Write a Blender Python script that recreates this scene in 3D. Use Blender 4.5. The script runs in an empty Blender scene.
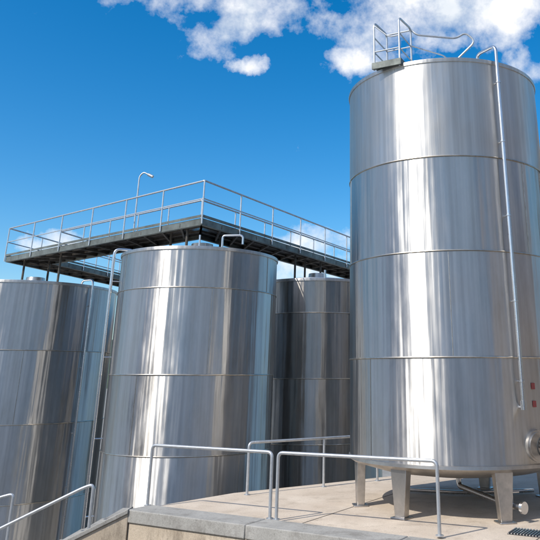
import bpy, math, random
from mathutils import Vector, Matrix
random.seed(4)
S=bpy.context.scene
R=math.radians
# ------------------------------------------------------------------ mesh builder
class MB:
    def __init__(s): s.v=[]; s.f=[]
    def add(s,vs,fs):
        o=len(s.v); s.v+= [tuple(v) for v in vs]; s.f+=[tuple(i+o for i in f) for f in fs]
    def tube(s,pts,r,n=10,fillet=0.0,seg=5,closed=False):
        pts=[Vector(p) for p in pts]
        if fillet>0 and len(pts)>2:
            out=[pts[0]]
            for i in range(1,len(pts)-1):
                a,b,c=pts[i-1],pts[i],pts[i+1]
                d1=(a-b);d2=(c-b)
                t=min(fillet,d1.length*.45,d2.length*.45)
                p=b+d1.normalized()*t;q=b+d2.normalized()*t
                for k in range(seg+1):
                    u=k/seg
                    out.append(p*(1-u)**2+b*2*u*(1-u)+q*u*u)
            out.append(pts[-1]); pts=out
        N=len(pts); t0=(pts[1]-pts[0]).normalized()
        up=Vector((0,0,1)) if abs(t0.z)<.9 else Vector((1,0,0))
        nrm=t0.cross(up).normalized()
        vs=[]
        for i,p in enumerate(pts):
            if closed: t=(pts[(i+1)%N]-pts[i-1]).normalized()
            elif i==0: t=t0
            elif i==N-1: t=(pts[-1]-pts[-2]).normalized()
            else: t=((pts[i+1]-p).normalized()+(p-pts[i-1]).normalized()).normalized()
            nrm=(nrm-t*nrm.dot(t)).normalized(); b=t.cross(nrm)
            for k in range(n):
                a=2*math.pi*k/n
                vs.append(p+nrm*math.cos(a)*r+b*math.sin(a)*r)
        fs=[]
        for i in range(N if closed else N-1):
            j=(i+1)%N
            for k in range(n):
                k2=(k+1)%n
                fs.append((i*n+k,j*n+k,j*n+k2,i*n+k2))
        if not closed:
            fs.append(tuple(range(n))); fs.append(tuple((N-1)*n+k for k in reversed(range(n))))
        s.add(vs,fs)
    def box(s,c,sz,rz=0):
        c=Vector(c); M=Matrix.Rotation(rz,3,'Z')
        vs=[c+M@Vector((x*sz[0]/2,y*sz[1]/2,z*sz[2]/2)) for x in(-1,1) for y in(-1,1) for z in(-1,1)]
        s.add(vs,[(0,1,3,2),(4,6,7,5),(0,4,5,1),(2,3,7,6),(0,2,6,4),(1,5,7,3)])
    def beam(s,p,q,w,h):
        p=Vector(p);q=Vector(q);d=(q-p).normalized();sd=d.cross(Vector((0,0,1)))
        if sd.length<.01: sd=Vector((1,0,0))
        sd.normalize(); up=sd.cross(d)
        vs=[a+sd*x*w/2+up*z*h/2 for a in(p,q) for x in(-1,1) for z in(-1,1)]
        s.add(vs,[(0,1,3,2),(4,6,7,5),(0,4,5,1),(2,3,7,6),(0,2,6,4),(1,5,7,3)])
    def frustum(s,p,sz0,q,sz1,rz):
        M=Matrix.Rotation(rz,3,'Z');vs=[]
        for c,z in((Vector(p),sz0),(Vector(q),sz1)):
            for x,y in((-1,-1),(1,-1),(1,1),(-1,1)): vs.append(c+M@Vector((x*z[0]/2,y*z[1]/2,0)))
        s.add(vs,[(0,3,2,1),(4,5,6,7)]+[(i,(i+1)%4,(i+1)%4+4,i+4) for i in range(4)])
    def lathe(s,prof,n=160,c=(0,0,0)):
        vs=[];fs=[]
        for r,z in prof:
            for k in range(n):
                a=2*math.pi*k/n; vs.append((c[0]+r*math.cos(a),c[1]+r*math.sin(a),c[2]+z))
        for i in range(len(prof)-1):
            for k in range(n):
                k2=(k+1)%n; fs.append((i*n+k,i*n+k2,(i+1)*n+k2,(i+1)*n+k))
        s.add(vs,fs)
    def disc(s,p,nrm,r,th,n=32):
        p=Vector(p);nrm=Vector(nrm).normalized()
        s.tube([p,p+nrm*th],r,n=n)
    def prism(s,poly,z0,z1):
        n=len(poly); vs=[(x,y,z0) for x,y in poly]+[(x,y,z1) for x,y in poly]
        s.add(vs,[tuple(reversed(range(n))),tuple(range(n,2*n))]+[(i,(i+1)%n,(i+1)%n+n,i+n) for i in range(n)])
    def obj(s,name,mat,parent=None,loc=(0,0,0),bevel=0):
        m=bpy.data.meshes.new(name); l=Vector(loc)
        m.from_pydata([tuple(Vector(v)-l) for v in s.v],[],s.f); m.update()
        for p in m.polygons: p.use_smooth=True
        m.set_sharp_from_angle(angle=R(35))
        o=bpy.data.objects.new(name,m); S.collection.objects.link(o)
        m.materials.append(mat)
        o.location=l
        if parent: 
            o.parent=parent; o.location=l-parent.location
        if bevel:
            b=o.modifiers.new('bev','BEVEL'); b.width=bevel; b.segments=2; b.limit_method='ANGLE'; b.angle_limit=R(40)
        return o
def empty(name,loc=(0,0,0)):
    o=bpy.data.objects.new(name,None); o.location=loc; S.collection.objects.link(o); o.empty_display_size=.3; return o
# ------------------------------------------------------------------ materials
def newmat(name):
    m=bpy.data.materials.new(name); m.use_nodes=True
    nt=m.node_tree; return m,nt,nt.nodes['Principled BSDF']
def N(nt,t,**k):
    n=nt.nodes.new(t)
    for a,b in k.items():
        if a in n.inputs: n.inputs[a].default_value=b
        else: setattr(n,a,b)
    return n
def ramp(nt,src,stops):
    r=nt.nodes.new('ShaderNodeValToRGB'); e=r.color_ramp.elements
    while len(e)<len(stops): e.new(.5)
    for i,(p,c) in enumerate(stops):
        e[i].position=p; e[i].color=(c,c,c,1) if not isinstance(c,tuple) else c+(1,)
    nt.links.new(src,r.inputs[0]); return r.outputs[0]
def steel(name,base=.6,rough=.42,aniso=.93,seed=0,wave=.35,tint=(1,.985,.96),grime=.5):
    m,nt,b=newmat(name); L=nt.links.new
    tc=N(nt,'ShaderNodeTexCoord')
    def noise(sc,scale,detail=3,rg=.5,off=0):
        mp=N(nt,'ShaderNodeMapping'); mp.inputs['Scale'].default_value=sc; mp.inputs['Location'].default_value=(seed*3.7+off,seed*1.3,seed*2.1)
        L(tc.outputs['Object'],mp.inputs[0])
        n=N(nt,'ShaderNodeTexNoise'); n.inputs['Scale'].default_value=scale; n.inputs['Detail'].default_value=detail; n.inputs['Roughness'].default_value=rg
        L(mp.outputs[0],n.inputs[0]); return n.outputs[0]
    n1=noise((1,1,.04),1.8,3)          # sheet warping, long vertical streaks
    n5=noise((1,1,.7),1.1,2,.5,13)     # gentle dents
    n2=noise((1,1,.02),11,4,.6,5)      # fine vertical streaks
    n3=noise((1,1,.35),2.2,8,.68,9)    # grime
    c=ramp(nt,n2,[(.3,tuple(base*.86*t for t in tint)),(.7,tuple(base*1.1*t for t in tint))])
    mx=N(nt,'ShaderNodeMix',data_type='RGBA',blend_type='MULTIPLY'); mx.inputs[0].default_value=grime
    L(c,mx.inputs[6]); L(ramp(nt,n3,[(.35,(.66,.64,.61)),(.58,(1,1,1))]),mx.inputs[7]); L(mx.outputs[2],b.inputs['Base Color'])
    b.inputs['Metallic'].default_value=1
    mr=N(nt,'ShaderNodeMapRange'); mr.inputs['From Min'].default_value=.3; mr.inputs['From Max'].default_value=.7
    mr.inputs['To Min'].default_value=rough*.8; mr.inputs['To Max'].default_value=rough*1.2
    L(n3,mr.inputs[0]); L(mr.outputs[0],b.inputs['Roughness'])
    b.inputs['Anisotropic'].default_value=aniso; b.inputs['Anisotropic Rotation'].default_value=.25
    tg=N(nt,'ShaderNodeTangent'); tg.direction_type='RADIAL'; tg.axis='Z'; L(tg.outputs[0],b.inputs['Tangent'])
    b0=N(nt,'ShaderNodeBump'); b0.inputs['Strength'].default_value=.3; b0.inputs['Distance'].default_value=.10; L(n5,b0.inputs['Height'])
    b1=N(nt,'ShaderNodeBump'); b1.inputs['Strength'].default_value=wave; b1.inputs['Distance'].default_value=.16; L(n1,b1.inputs['Height']); L(b0.outputs[0],b1.inputs['Normal'])
    b2=N(nt,'ShaderNodeBump'); b2.inputs['Strength'].default_value=.13; b2.inputs['Distance'].default_value=.02; L(n2,b2.inputs['Height']); L(b1.outputs[0],b2.inputs['Normal'])
    L(b2.outputs[0],b.inputs['Normal'])
    return m
def plain(name,col,rough=.5,metal=0,var=.25,scale=3,bump=.1):
    m,nt,b=newmat(name); L=nt.links.new
    tc=N(nt,'ShaderNodeTexCoord'); n=N(nt,'ShaderNodeTexNoise'); n.inputs['Scale'].default_value=scale; n.inputs['Detail'].default_value=8; n.inputs['Roughness'].default_value=.65
    L(tc.outputs['Object'],n.inputs[0])
    c=ramp(nt,n.outputs[0],[(.3,tuple(x*(1-var) for x in col)),(.7,tuple(min(1,x*(1+var)) for x in col))])
    L(c,b.inputs['Base Color']); b.inputs['Metallic'].default_value=metal
    L(ramp(nt,n.outputs[0],[(.3,min(1,rough*1.2)),(.7,rough*.85)]),b.inputs['Roughness'])
    bp=N(nt,'ShaderNodeBump'); bp.inputs['Strength'].default_value=bump; bp.inputs['Distance'].default_value=.01; L(n.outputs[0],bp.inputs['Height']); L(bp.outputs[0],b.inputs['Normal'])
    return m
def concrete(name,c1,c2,stain=(.14,.11,.08),streak=False,samt=.85):
    m,nt,b=newmat(name); L=nt.links.new
    tc=N(nt,'ShaderNodeTexCoord')
    def noise(scale,d,rg=.6,sc=(1,1,1)):
        mp=N(nt,'ShaderNodeMapping'); mp.inputs['Scale'].default_value=sc; L(tc.outputs['Object'],mp.inputs[0])
        n=N(nt,'ShaderNodeTexNoise'); n.inputs['Scale'].default_value=scale; n.inputs['Detail'].default_value=d; n.inputs['Roughness'].default_value=rg; L(mp.outputs[0],n.inputs[0]); return n.outputs[0]
    a=noise(1.3,8); f=noise(45,6,.7); st=noise(2.2,9,.7,(1,1,.25) if streak else (1,1,1)); sp=noise(14,4,.6)
    base=ramp(nt,a,[(.3,c1),(.7,c2)])
    m1=N(nt,'ShaderNodeMix',data_type='RGBA'); L(ramp(nt,st,[(.5,0.),(.68,samt)]),m1.inputs[0]); L(base,m1.inputs[6]); m1.inputs[7].default_value=stain+(1,)
    m2=N(nt,'ShaderNodeMix',data_type='RGBA',blend_type='MULTIPLY'); m2.inputs[0].default_value=.7; L(m1.outputs[2],m2.inputs[6]); L(ramp(nt,f,[(.3,.65),(.6,1.)]),m2.inputs[7])
    m3=N(nt,'ShaderNodeMix',data_type='RGBA',blend_type='MULTIPLY'); m3.inputs[0].default_value=.7; L(m2.outputs[2],m3.inputs[6]); L(ramp(nt,sp,[(.30,.55),(.38,1.)]),m3.inputs[7])
    L(m3.outputs[2],b.inputs['Base Color']); b.inputs['Roughness'].default_value=.88
    bp=N(nt,'ShaderNodeBump'); bp.inputs['Strength'].default_value=.6; bp.inputs['Distance'].default_value=.008
    L(f,bp.inputs['Height']); 
    bp2=N(nt,'ShaderNodeBump'); bp2.inputs['Strength'].default_value=.4; bp2.inputs['Distance'].default_value=.03; L(a,bp2.inputs['Height']); L(bp2.outputs[0],bp.inputs['Normal'])
    L(bp.outputs[0],b.inputs['Normal']); return m
M_sl=[steel('stainless_a',.61,.43,.94,1,.40),steel('stainless_b',.58,.40,.94,2,.46),steel('stainless_c',.55,.43,.93,3,.42)]
M_top=steel('stainless_satin',.66,.54,.85,7,.18,grime=.12)
M_dk=[steel('stainless_shaded_a',.42,.38,.93,11,tint=(1,.95,.88)),steel('stainless_shaded_b',.38,.40,.93,12,tint=(1,.95,.88))]  # rear tanks: their shaded look is put into a darker, warmer base colour
M_band=plain('weld_band_steel',(.5,.45,.38),.3,1,.3,6)
M_weld=plain('vertical_weld',(.38,.37,.35),.35,1,.3,8)
M_leg=plain('leg_steel',(.5,.48,.46),.38,1,.25,4)
M_pipe=plain('pipe_steel',(.62,.62,.63),.28,1,.12,5)
M_galv=plain('galvanised_tube',(.50,.52,.54),.42,.65,.2,9)
M_beam=plain('walkway_beam_paint',(.13,.145,.135),.55,.3,.4,3)
M_grate=plain('grating_steel',(.09,.08,.068),.6,.5,.4,5)
M_dark=plain('dark_rubber',(.03,.03,.03),.5,0,.2)
M_joint=plain('joint_filler',(.10,.09,.08),.9,0,.3)
M_red=plain('red_label',(.35,.07,.06),.5,0,.2)
M_white=plain('white_paint',(.75,.75,.73),.5,0,.05)
M_slab=concrete('slab_concrete',(.56,.46,.36),(.68,.58,.47),(.40,.32,.24),samt=.6)
M_cope=concrete('coping_concrete',(.31,.30,.275),(.42,.405,.375),(.19,.175,.155))
M_wall=concrete('wall_concrete',(.44,.36,.27),(.58,.49,.38),(.14,.11,.08),streak=True)
M_ground=concrete('yard_ground',(.26,.24,.21),(.36,.335,.295),(.18,.16,.135))
# ------------------------------------------------------------------ tanks
def tank(name,c,Rr,zb,zt,seams,mats,legs,leg_r,zg,bandw=.035,w0=0):
    e=empty(name,(c[0],c[1],zg)); org=(c[0],c[1],zb)
    zs=[zb]+seams+[zt]
    for i in range(len(zs)-1):
        b=MB(); rr=Rr+(.004 if i%2 else 0)
        n=9; b.lathe([(rr,zs[i]+(zs[i+1]-zs[i])*k/n) for k in range(n+1)],192,(c[0],c[1],0))
        b.obj('shell_course_%d'%(i+1),mats[i%len(mats)],e,org)
    b=MB()
    for z in seams:
        w=bandw
        b.lathe([(Rr-.005,z-w/2),(Rr+.014,z-w/2+.006),(Rr+.018,z),(Rr+.014,z+w/2-.006),(Rr-.005,z+w/2)],192,(c[0],c[1],0))
    b.obj('weld_bands',M_band,e,org)
    b=MB()
    for i in range(len(zs)-1):
        for k in range(3):
            a=R(w0+i*47+k*120)
            x=c[0]+(Rr+.0005)*math.cos(a); y=c[1]+(Rr+.0005)*math.sin(a)
            b.tube([(x,y,zs[i]+.02),(x,y,zs[i+1]-.02)],.0075,6)
    b.obj('vertical_welds',M_weld,e,org)
    b=MB()
    b.lathe([(Rr-.005,zt-.05),(Rr+.022,zt-.045),(Rr+.03,zt),(Rr+.022,zt+.03),(Rr-.03,zt+.04),(Rr*.6,zt+.16),(.3,zt+.27),(.28,zt+.42),(.02,zt+.44)],192,(c[0],c[1],0))
    b.obj('roof',M_top,e,org)
    b=MB()
    b.lathe([(Rr-.003,zb+.06),(Rr+.02,zb+.05),(Rr+.024,zb),(Rr-.06,zb-.05),(Rr*.75,zb-.17),(Rr*.4,zb-.27),(.02,zb-.3)],192,(c[0],c[1],0))
    b.obj('dished_bottom',M_leg,e,org)
    b=MB()
    for a in legs:
        a=R(a); x=c[0]+leg_r*math.cos(a); y=c[1]+leg_r*math.sin(a)
        b.frustum((x,y,zg+.02),(.13,.19),(x,y,zb+.10),(.16,.34),a)
        b.box((x,y,zg+.012),(.26,.28,.024),a)
    b.obj('legs',M_leg,e,org,bevel=.008)
    return e
CR=(2.0,13.9)
big=tank('stainless_storage_tank',CR,2.0,.775,7.95,[2.48,4.26,6.0],[M_sl[2],M_sl[0],M_sl[1],M_top],[189,231,284,325,20,65,120],1.84,0,w0=215)
T2=tank('stainless_storage_tank',(-3.94,18.08),2.0,-2.2,5.06,[-1.3,.53,2.2,4.13],[M_sl[1],M_sl[0],M_sl[2]],range(0,360,45),1.85,-3,w0=30)
T1=tank('stainless_storage_tank',(-10.38,22.75),2.6,-2.2,4.8,[-1.1,.89,2.87],[M_sl[0],M_sl[2],M_sl[1]],range(0,360,45),2.4,-3,w0=80)
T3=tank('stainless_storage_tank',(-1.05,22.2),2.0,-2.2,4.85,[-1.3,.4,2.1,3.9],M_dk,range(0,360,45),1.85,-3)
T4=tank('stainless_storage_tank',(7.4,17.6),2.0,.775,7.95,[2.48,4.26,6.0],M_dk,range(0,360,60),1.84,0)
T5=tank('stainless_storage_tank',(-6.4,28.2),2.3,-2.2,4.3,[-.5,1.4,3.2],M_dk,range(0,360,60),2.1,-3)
def P(c,r,a,z): a=R(a); return Vector((c[0]+r*math.cos(a),c[1]+r*math.sin(a),z))
b=MB()
b.tube([P(CR,1.62,-70,8.0),P(CR,1.62,-70,8.28),P(CR,2.11,-66.5,8.28),P(CR,2.11,-66.5,1.72)],.034,12,.14,8)
for z in (2.1,3.4,4.9,6.3,7.5):
    b.tube([P(CR,1.99,-66.5,z),P(CR,2.12,-66.5,z)],.014,8)
    b.lathe([(.036,-.02),(.044,-.015),(.044,.015),(.036,.02)],14,tuple(P(CR,2.11,-66.5,z)))
b.tube([P(CR,2.11,-66.5,1.80),P(CR,2.11,-66.5,1.66)],.05,14)
b.tube([P(CR,1.98,-66.5,1.70),P(CR,2.14,-66.5,1.70)],.03,12)
b.obj('overflow_pipe',M_pipe,big)
b=MB(); nr=P((0,0),1,-58,0)
b.disc(P(CR,1.98,-58,1.10),nr,.24,.06,40)
b.disc(P(CR,2.04,-58,1.10),nr,.21,.03,40); b.obj('manway_neck',M_leg,big)
b=MB()
hc=P(CR,2.16,-58,1.10); ux=Vector((math.cos(R(32)),math.sin(R(32)),0))
b.tube([hc+ux*.15*math.cos(t)+Vector((0,0,.15*math.sin(t))) for t in [k*math.pi/12 for k in range(24)]],.014,8,closed=True)
for t in(.5,2.6,4.7): b.tube([hc,hc+ux*.15*math.cos(t)+Vector((0,0,.15*math.sin(t)))],.011,8)
b.tube([P(CR,2.05,-58,1.10),P(CR,2.18,-58,1.10)],.028,12)
b.tube([P(CR,2.04,-51,.9),P(CR,2.04,-51,1.3)],.03,10)
b.obj('manway_handwheel',M_dark,big)
for z,nm,s in((2.02,'label_upper',.10),(1.74,'label_lower',.10)):
    b=MB()
    for k in range(3):
        a0=-58.4+k*.8
        q=[P(CR,2.008,a0,z-s/2),P(CR,2.008,a0+.8,z-s/2),P(CR,2.008,a0+.8,z+s/2),P(CR,2.008,a0,z+s/2)]
        b.add(q,[(0,1,2,3)])
    b.obj(nm,M_red,big)
b=MB()
b.tube([(2,13.9,.5),(2,13.9,.28),(2.55,12.3,.22),(2.75,12.05,.22)],.05,14,.15,6)
b.disc((2.72,12.08,.22),(.6,-.75,0),.09,.05,24); b.tube([(2.6,12.2,.22),(2.6,12.2,.42)],.014,8); b.tube([(2.5,12.15,.42),(2.72,12.25,.42)],.014,8)
b.tube([(1.1,15.0,.06),(2.2,14.6,.06),(3.6,14.9,.06)],.035,10,.3)
b.obj('drain_pipe_and_valve',M_pipe,big)
# access platform and guard on the roof of the big tank
b=MB(); x0,y0,zt=.88,12.55,7.97
ang=R(-25); Mz=Matrix.Rotation(ang,3,'Z')
def L3(x,y,z): v=Mz@Vector((x,y,0)); return Vector((x0+v.x,y0+v.y,zt+z))
w,d=.27,.35
b.tube([L3(-w,-d,-.05),L3(-w,-d,1.02),L3(-w,d,1.08),L3(-w,d,.05)],.022,10,.12,6)
b.tube([L3(w,-d,-.05),L3(w,-d,1.02),L3(w,d,1.10),L3(w,d,.05)],.022,10,.12,6)
for z in (.35,.68): 
    b.tube([L3(-w,-d,z),L3(-w,d,z)],.014,8); b.tube([L3(w,-d,z),L3(w,d,z)],.014,8)
b.tube([L3(-w,d,.68),L3(w,d,.68)],.014,8); b.tube([L3(-w,d,1.06),L3(w,d,1.06)],.018,8)
b.tube([L3(-w,-d,.95),L3(w*.2,-d,.62),L3(w,-d,.62)],.014,8,.1)
b.tube([L3(w,-d,.35),L3(-w,-d,.35)],.014,8)
b.tube([L3(w,d,1.08),L3(w+.14,d,.92),(2.22,12.75,8.84),(2.42,12.75,8.98),(2.62,12.72,8.76),(2.1,12.95,8.3),(2.22,12.9,8.0)],.022,10,.14,7)
b.tube([L3(w,d,.7),(2.0,12.8,8.45),(2.1,12.95,8.3)],.014,8,.1)
b.obj('roof_guard_rail',M_galv,big)
b=MB()
b.box(L3(0,0,.06),(.62,.78,.05),ang); b.box(L3(0,-.38,.03),(.62,.03,.14),ang); b.box(L3(.3,0,.03),(.03,.78,.14),ang)
b.obj('roof_access_platform',M_beam,big,bevel=.005)
# pipes on the other tanks
c=(-3.94,18.08); b=MB()
a=204
b.tube([P(c,1.7,a,5.0),P(c,1.75,a,5.2),P(c,2.2,a,5.2),P(c,2.2,a,-2.6)],.036,12,.14,8)
for z in(4.4,2.6,.8,-.8): b.tube([P(c,1.99,a,z),P(c,2.22,a,z)],.016,8)
b.tube([P(c,1.75,-62,5.0),P(c,1.75,-62,5.42),P(c,2.06,-50,5.42),P(c,2.06,-50,5.2)],.026,12,.08,8)
b.tube([P(c,1.75,-80,5.0),P(c,1.75,-80,5.4)],.022,10)
b.obj('vent_and_overflow_pipes',M_pipe,T2)
c=(-10.38,22.75); b=MB(); a=-28
b.tube([P(c,2.2,a,4.7),P(c,2.2,a,5.0),P(c,2.7,a,5.0),P(c,2.7,a,-2.6)],.032,12,.16,8)
for z in(4.2,2.4,.6,-.8): b.tube([P(c,2.59,a,z),P(c,2.72,a,z)],.016,8)
b.obj('overflow_pipe',M_pipe,T1)
c=(-1.05,22.2); b=MB()
b.tube([P(c,1.75,-80,4.8),P(c,1.75,-80,5.15)],.03,10)
b.obj('vent_pipe',M_pipe,T3)
# ------------------------------------------------------------------ overhead walkway
zb=5.78; H=.17; zd=zb+H
path=[Vector((-9.6,31.5)),Vector((-11.6,23.0)),Vector((-3.75,16.95)),Vector((1.3,27.3))]
def offset(path,w):
    out=[]
    for i,p in enumerate(path):
        ns=[]
        if i>0: d=(p-path[i-1]).normalized(); ns.append(Vector((-d.y,d.x)))
        if i<len(path)-1: d=(path[i+1]-p).normalized(); ns.append(Vector((-d.y,d.x)))
        if len(ns)==1: out.append(p+ns[0]*w)
        else:
            m=(ns[0]+ns[1]).normalized(); out.append(p+m*w/m.dot(ns[0]))
    return out
inner=offset(path,1.3)
wk=empty('elevated_steel_walkway',(-3.75,16.7,zd))
b=MB()
for line,sg in((path,1),(inner,-1)):
    l2=offset(line,.05*sg)
    for i in range(len(line)-1):
        p,q=line[i],line[i+1]; p2,q2=l2[i],l2[i+1]
        b.beam((p.x,p.y,zb+H/2),(q.x,q.y,zb+H/2),.012,H)
        b.beam((p2.x,p2.y,zb+.006),(q2.x,q2.y,zb+.006),.09,.012)
        b.beam((p2.x,p2.y,zd-.006),(q2.x,q2.y,zd-.006),.09,.012)
b.obj('edge_channels',M_beam,wk)
b=MB(); g=MB()
for i in range(3):
    p,q,pi,qi=path[i],path[i+1],inner[i],inner[i+1]
    n=int((q-p).length/.8)
    for k in range(n+1):
        t=k/n; a_=p.lerp(q,t); c_=pi.lerp(qi,t)
        b.beam((a_.x,a_.y,zb+.08),(c_.x,c_.y,zb+.08),.05,.10)
    for t in(.33,.66):
        a_=p.lerp(pi,t); c_=q.lerp(qi,t)
        b.beam((a_.x,a_.y,zb+.10),(c_.x,c_.y,zb+.10),.04,.06)
    n=int((q-p).length/.045)
    for k in range(n):
        t=(k+.5)/n; a_=p.lerp(q,t); c_=pi.lerp(qi,t)
        g.beam((a_.x,a_.y,zd-.03),(c_.x,c_.y,zd-.03),.02,.03)
for (x,y,zt) in((-4.25,17.6,5.1),(-3.6,18.8,5.1),(-4.9,18.5,5.15),(-9.2,21.7,4.9),(-10.9,22.9,4.95),(-10.2,23.2,4.95),(-1.75,21.8,4.95),(-1.0,23.2,4.95),(-1.5,22.8,5.0)):
    b.tube([(x,y,zt-.05),(x,y,zb+.1)],.035,10); b.box((x,y,zt+.02),(.2,.2,.02))
b.obj('joists_and_feet',M_grate,wk); g.obj('floor_grating',M_grate,wk)
b=MB(); t_=MB()
def rail(line):
    zt=zd+.97
    b.tube([(p.x,p.y,zt) for p in line],.024,10,.05,4)
    b.tube([(p.x,p.y,zd+.50) for p in line],.017,8)
    for i in range(len(line)-1):
        p,q=line[i],line[i+1]; n=max(1,round((q-p).length/1.6))
        for k in range(n+1):
            if k==0 and i>0: continue
            a_=p.lerp(q,k/n); b.tube([(a_.x,a_.y,zb+.02),(a_.x,a_.y,zt)],.021,8)
        t_.beam((p.x,p.y,zd+.05),(q.x,q.y,zd+.05),.006,.07)
rail(offset(path,-.03)); rail(offset(inner,.03))
b.obj('handrails',M_galv,wk); t_.obj('toe_plates',M_beam,wk)
lp=empty('walkway_lamp',(-6.45,19.9,zd)); b=MB(); lx,ly=-6.3,19.6
b.tube([(lx,ly,zd-.1),(lx,ly,zd+1.85),(lx+.12,ly-.02,zd+1.98),(lx+.34,ly-.05,zd+1.86)],.022,10,.12,6); b.obj('pole',M_galv,lp)
b=MB(); b.tube([(lx+.27,ly-.04,zd+1.90),(lx+.42,ly-.06,zd+1.82)],.045,14); b.obj('lamp_head',M_galv,lp)
# ------------------------------------------------------------------ slab, coping, wall, stairs
d=Vector((3.6,-2.05)).normalized(); nn=Vector((-d.y,d.x))
F=Vector((-3.78,13.02))
def fl(t,o): p=F+d*t+nn*o; return (p.x,p.y)
terr=empty('concrete_terrace',(0,14,0))
b=MB(); b.prism([fl(0.0,.06),fl(15,.06),(12,22),(3,18.9),(-.55,16.25),(-2.3,15.0),fl(0.05,.9)],-3.3,0); b.obj('slab',M_slab,terr,bevel=.01)
b=MB(); da=math.atan2(d.y,d.x)
for t,o0,o1 in((3.1,.56,4.2),(6.6,.56,7)):
    p=fl(t,(o0+o1)/2); b.box((p[0],p[1],.001),(.014,o1-o0,.006),da)
b.obj('expansion_joints',M_joint,terr)
b=MB()
for k in range(6):
    a0=k*2.5+(.006 if k else -.02); a1=(k+1)*2.5-.006
    b.prism([fl(a0,0),fl(a1,0),fl(a1,.55),fl(a0,.55)],-.16,.035)
b.obj('coping',M_cope,terr,bevel=.015)
b=MB(); b.prism([fl(.02,.03),fl(15,.03),fl(15,.3),fl(.02,.3)],-3.3,-.165); b.obj('retaining_wall',M_wall,terr)
st=empty('concrete_stairs',(-4.5,13.2,-1)); b=MB()
x1,y1=fl(0,0); sl=.46; Ls=6.4
def wedge(ya,yb,top,bot,mat,nm):
    bb=MB(); xa=x1+.02; xe=xa-Ls
    vs=[]
    for y in(ya,yb): vs+=[(xa,y,top),(xe,y,top-Ls*sl),(xe,y,bot(xe)),(xa,y,bot(xa))]
    bb.add(vs,[(0,1,2,3),(7,6,5,4),(0,4,5,1),(1,5,6,2),(2,6,7,3),(3,7,4,0)])
    bb.obj(nm,mat,st,bevel=.01)
wedge(y1-.02,y1+.22,-.02,lambda x:-3.3,M_wall,'side_wall')
wedge(y1-.05,y1+.25,.05,lambda x:-.02+(x-x1-.02)*sl,M_cope,'side_coping')
b=MB(); ns=17
for k in range(ns):
    xs=x1-.15-k*.37; b.box((xs-.185,y1+.25+.6,-3.3+(3.3-.174*(k+1))/2),(.37,1.2,3.3-.174*(k+1)))
b.obj('steps',M_cope,st,bevel=.01)
def guard(name,pts,zt,zg,post_at=None,mid=None,r=.027):
    e=empty(name,(pts[0][0],pts[0][1],zg)); b=MB()
    p0,p1=pts[0],pts[-1]
    b.tube([(p0[0],p0[1],zg)]+[(p[0],p[1],zt) for p in pts]+[(p1[0],p1[1],zg)],r,12,.09,7)
    for p in (post_at or []): b.tube([(p[0],p[1],zg),(p[0],p[1],zt)],r*.95,12)
    for p in [p0,p1]+(post_at or []):
        b.disc((p[0],p[1],zg),(0,0,1),.06,.012,20)
    b.obj('tube_frame',M_galv,e); return e
guard('metal_guard_rail',[(-3.57,13.45),(-1.28,12.27)],1.0,.03)
guard('metal_guard_rail',[(-1.17,12.2),(1.28,11.05)],1.0,.03)
guard('metal_guard_rail',[(-2.0,14.75),(-.55,15.75),(.6,16.6)],.93,0,[(-.55,15.75)],mid=None)
e=empty('stair_handrail',(-4.4,12.9,-.3)); b=MB()
yA=13.05
b.tube([(-4.42,yA,-.35),(-4.42,yA,.42),(-4.6,yA,.36),(-9.3,yA,.42-4.9*.46),(-9.3,yA,-2.7)],.027,12,.08,6)
for x in(-6.2,-7.8): b.tube([(x,yA,.42+(x+4.42)*.46-.9),(x,yA,.42+(x+4.42)*.46)],.022,10)
b.obj('tube_frame',M_galv,e)
e=empty('stair_handrail',(-6.3,14.2,-1.2)); b=MB()
b.tube([(-6.35,14.35,-1.6),(-6.35,14.35,.08),(-6.6,14.35,.02),(-9.6,14.35,-1.35),(-9.6,14.35,-2.8)],.027,12,.08,6)
b.obj('tube_frame',M_galv,e)
e=empty('drain_grate',(2.7,11.0,0)); b=MB(); f_=MB()
gx,gy=2.85,11.25
for k in range(22):
    p=Vector((gx,gy))+d*(k-11)*.045
    b.box((p.x,p.y,.012),(.018,.42,.02),da)
b.obj('bars',M_pipe,e)
f_.box((gx,gy,.004),(1.02,.44,.006),da); f_.obj('pit_shade_plate',M_dark,e)  # flat dark plate on the slab, painting the shade below the bars
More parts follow.
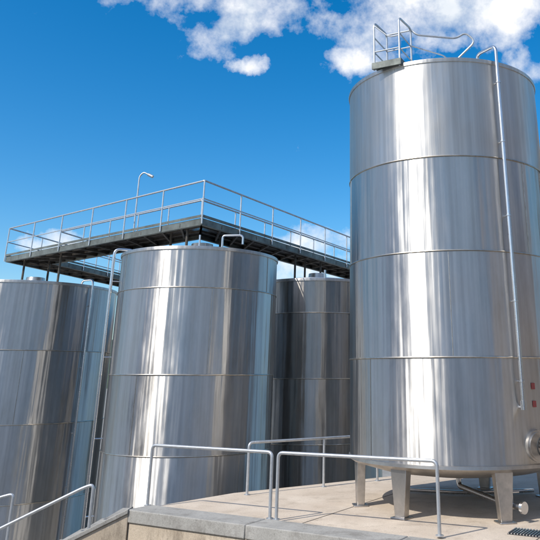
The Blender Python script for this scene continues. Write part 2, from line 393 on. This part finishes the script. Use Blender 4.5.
# ------------------------------------------------------------------ surroundings
b=MB()
b.add([(-900,-900,-3),(900,-900,-3),(900,900,-3),(-900,900,-3)],[(0,1,2,3)]); b.obj('ground',M_ground)
M_plaster=concrete('building_plaster',(.46,.43,.38),(.55,.52,.47),(.34,.31,.27))
M_brick=concrete('dark_building_render',(.17,.13,.10),(.24,.19,.15),(.1,.08,.06))  # dark tone of the added side buildings, meant for the tank reflections
M_roof=plain('sheet_roof',(.3,.3,.3),.5,.3,.15,2)
M_glass=plain('window_glass',(.03,.04,.05),.08,0,.1)
b=MB(); b.prism([(-9,-8),(9,-8),(9,1.5),(-9,1.5)],-3.2,.5); b.obj('viewing_terrace',M_cope,bevel=.02)
def building(name,cx,cy,W_,D_,h,mat,wins,axis):
    e=empty(name,(cx,cy,-3)); b=MB(); b.box((cx,cy,-3.2+h/2),(W_,D_,h+.4)); b.obj('walls',mat,e)
    z=-3+h+.002; o=.5; b=MB()
    if W_>D_: rd=[(cx-W_/2-o,cy,z+D_*.2),(cx+W_/2+o,cy,z+D_*.2)]; 
    else: rd=[(cx,cy-D_/2-o,z+W_*.2),(cx,cy+D_/2+o,z+W_*.2)]
    cs=[(cx-W_/2-o,cy-D_/2-o,z),(cx+W_/2+o,cy-D_/2-o,z),(cx+W_/2+o,cy+D_/2+o,z),(cx-W_/2-o,cy+D_/2+o,z)]
    if W_>D_: b.add(cs+rd,[(0,1,5,4),(2,3,4,5),(0,4,3),(1,2,5),(3,2,1,0)])
    else: b.add(cs+rd,[(1,2,5,4),(3,0,4,5),(0,1,4),(2,3,5),(3,2,1,0)])
    b.obj('roof',M_roof,e)
    g=MB(); f=MB(); dr=MB()
    for (t,zz,ww,hh,door) in wins:
        if axis=='y+': c=(cx+t,cy+D_/2,zz); rz=0
        elif axis=='x-': c=(cx-W_/2,cy+t,zz); rz=math.pi/2
        elif axis=='x+': c=(cx+W_/2,cy+t,zz); rz=math.pi/2
        (dr if door else g).box(c,(ww,.06,hh),rz)
        ux=Vector((math.cos(rz),math.sin(rz),0)); C=Vector(c)
        for sgn in(-1,1):
            f.box(C+ux*sgn*(ww/2+.05),(.1,.14,hh+.2),rz); f.box(C+Vector((0,0,sgn*(hh/2+.05))),(ww,.14,.1),rz)
        if not door: f.box(C,(.06,.1,hh),rz)
    if g.v: g.obj('window_panes',M_glass,e)
    if dr.v: dr.obj('doors',M_grate,e)
    f.obj('frames',M_white,e)
building('winery_building',0,-16,44,14,5.6,M_plaster,[(t,1.2,1.4,1.5,False) for t in(-18,-12,-6,0,6,12,18)]+[(-15,-1.4,3.2,3.0,True),(15,-1.4,3.2,3.0,True)],'y+')
building('unseen_dark_building_right',19,6,12,16,10.5,M_brick,[(t,z,1.2,1.5,False) for t in(-6,-2,2,6) for z in(2.5,5.4)]+[(0,-1.3,3.4,3.2,True)],'x-')  # out of view, added to darken the reflections on the tanks' right sides
building('unseen_dark_building_left',-24,4,12,10,9.0,M_brick,[(t,3.0,1.2,1.5,False) for t in(-3,0,3)]+[(0,-1.3,3.2,3.2,True)],'x+')  # out of view, added as a dark mass for the steel to reflect
M_hill=plain('hill_vegetation',(.07,.09,.04),.95,0,.4,.02,.3)
b=MB(); n=180; vs=[];fs=[]
for ring,(rad,hz) in enumerate([(300,0),(420,.55),(560,1),(760,.3)]):
    for k in range(n):
        a=2*math.pi*k/n
        h=22+10*math.sin(3*a+1)+6*math.sin(7*a+2)+3*math.sin(17*a)
        vs.append((rad*math.cos(a),rad*math.sin(a),-3.5+h*hz))
for i in range(3):
    for k in range(n):
        k2=(k+1)%n; fs.append((i*n+k,i*n+k2,(i+1)*n+k2,(i+1)*n+k))
b.add(vs,fs); b.obj('hills',M_hill)
# ------------------------------------------------------------------ sky with clouds
W=bpy.data.worlds.new('World'); S.world=W; W.use_nodes=True; nt=W.node_tree; L=nt.links.new
bg=nt.nodes['Background']
sun_dir=Vector((-.66,-.56,.80)).normalized()
sky=N(nt,'ShaderNodeTexSky'); sky.sky_type='NISHITA'; sky.sun_disc=False
sky.sun_elevation=math.asin(sun_dir.z); sky.sun_rotation=math.atan2(sun_dir.x,sun_dir.y)
sky.ozone_density=3.0; sky.dust_density=.8; sky.air_density=1.0
hs=N(nt,'ShaderNodeHueSaturation'); hs.inputs['Hue'].default_value=.497; hs.inputs['Saturation'].default_value=1.45; hs.inputs['Value'].default_value=1.2; L(sky.outputs[0],hs.inputs['Color'])
tc=N(nt,'ShaderNodeTexCoord'); sp=N(nt,'ShaderNodeSeparateXYZ'); L(tc.outputs['Generated'],sp.inputs[0])
def mth(op,a,b_=None,c_=None,clamp=False):
    n=nt.nodes.new('ShaderNodeMath'); n.operation=op; n.use_clamp=clamp
    for i,v in enumerate((a,b_,c_)):
        if v is None: continue
        if isinstance(v,(int,float)): n.inputs[i].default_value=v
        else: L(v,n.inputs[i])
    return n.outputs[0]
wn=N(nt,'ShaderNodeTexNoise'); wn.inputs['Scale'].default_value=7; wn.inputs['Detail'].default_value=8; wn.inputs['Roughness'].default_value=.6; L(tc.outputs['Generated'],wn.inputs[0])
ws=N(nt,'ShaderNodeSeparateColor'); L(wn.outputs['Color'],ws.inputs[0])
Yc=mth('MAXIMUM',sp.outputs[1],.02); p_=mth('DIVIDE',sp.outputs[0],Yc); q_=mth('DIVIDE',sp.outputs[2],Yc)
p_=mth('ADD',p_,mth('MULTIPLY',mth('SUBTRACT',ws.outputs[0],.5),.17)); q_=mth('ADD',q_,mth('MULTIPLY',mth('SUBTRACT',ws.outputs[1],.5),.13))
clouds=[(-.20,.605,.17,.085),(-.20,.55,.09,.035),(-.17,.468,.028,.018),(.12,.605,.24,.095),(0,.480,.05,.024),(-.02,.54,.08,.045),(.235,.565,.09,.06),(.295,.475,.045,.03),(-.441,.191,.06,.02),(-.088,.160,.10,.045),(.16,.53,.07,.03)]
acc=None
for (a,c0,ra,rc) in clouds:
    u=mth('DIVIDE',mth('SUBTRACT',p_,a),ra); v=mth('DIVIDE',mth('SUBTRACT',q_,c0),rc)
    r2=mth('ADD',mth('MULTIPLY',u,u),mth('MULTIPLY',v,v)); m=mth('SUBTRACT',1.0,r2); m=mth('MAXIMUM',m,-1.8)
    acc=m if acc is None else mth('MAXIMUM',acc,m)
n1=N(nt,'ShaderNodeTexNoise'); n1.inputs['Scale'].default_value=10; n1.inputs['Detail'].default_value=12; n1.inputs['Roughness'].default_value=.6
L(tc.outputs['Generated'],n1.inputs[0])
n2=N(nt,'ShaderNodeTexNoise'); n2.inputs['Scale'].default_value=2.3; n2.inputs['Detail'].default_value=9; n2.inputs['Roughness'].default_value=.6
L(tc.outputs['Generated'],n2.inputs[0])
front=mth('ADD',mth('MULTIPLY',acc,.65),mth('MULTIPLY',mth('SUBTRACT',n1.outputs[0],.5),5.0))
front=mth('MULTIPLY',front,mth('GREATER_THAN',sp.outputs[1],.05))
front=mth('MULTIPLY',mth('ADD',front,.15),.85,clamp=True)
back=mth('MULTIPLY',mth('SUBTRACT',n2.outputs[0],.5),6.0,clamp=True); 
side=mth('MULTIPLY',mth('SUBTRACT',.5,sp.outputs[1]),5.0,clamp=True)
back=mth('MULTIPLY',back,side); 
fac=mth('MAXIMUM',front,back,clamp=True)
n3=N(nt,'ShaderNodeTexNoise'); n3.inputs['Scale'].default_value=16; n3.inputs['Detail'].default_value=6; L(tc.outputs['Generated'],n3.inputs[0])
shade=N(nt,'ShaderNodeValToRGB'); L(n3.outputs[0],shade.inputs[0]); shade.color_ramp.elements[0].position=.35; shade.color_ramp.elements[0].color=(5.9,6.3,6.8,1); shade.color_ramp.elements[1].position=.55; shade.color_ramp.elements[1].color=(7.6,7.6,7.7,1)
mx=N(nt,'ShaderNodeMix',data_type='RGBA'); L(fac,mx.inputs[0]); L(hs.outputs[0],mx.inputs[6]); L(shade.outputs[0],mx.inputs[7])
L(mx.outputs[2],bg.inputs[0]); bg.inputs[1].default_value=.145
sl_=bpy.data.lights.new('sun','SUN'); sl_.energy=4.4; sl_.angle=R(.5); sl_.color=(1,.95,.87)
so=bpy.data.objects.new('sun',sl_); S.collection.objects.link(so); so.rotation_euler=(-sun_dir).to_track_quat('-Z','Y').to_euler(); so.location=(-20,-20,30)
# ------------------------------------------------------------------ camera
cd=bpy.data.cameras.new('camera'); cam=bpy.data.objects.new('camera',cd); S.collection.objects.link(cam)
cam.location=(0,0,2.2); cam.rotation_euler=(R(90+19.35),0,0)
cd.sensor_width=36; cd.lens=36*680/540; cd.shift_x=-80/540; cd.shift_y=-134/540; cd.clip_end=3000
S.camera=cam
S.view_settings.view_transform='Standard'; S.view_settings.look='None'; S.view_settings.exposure=0
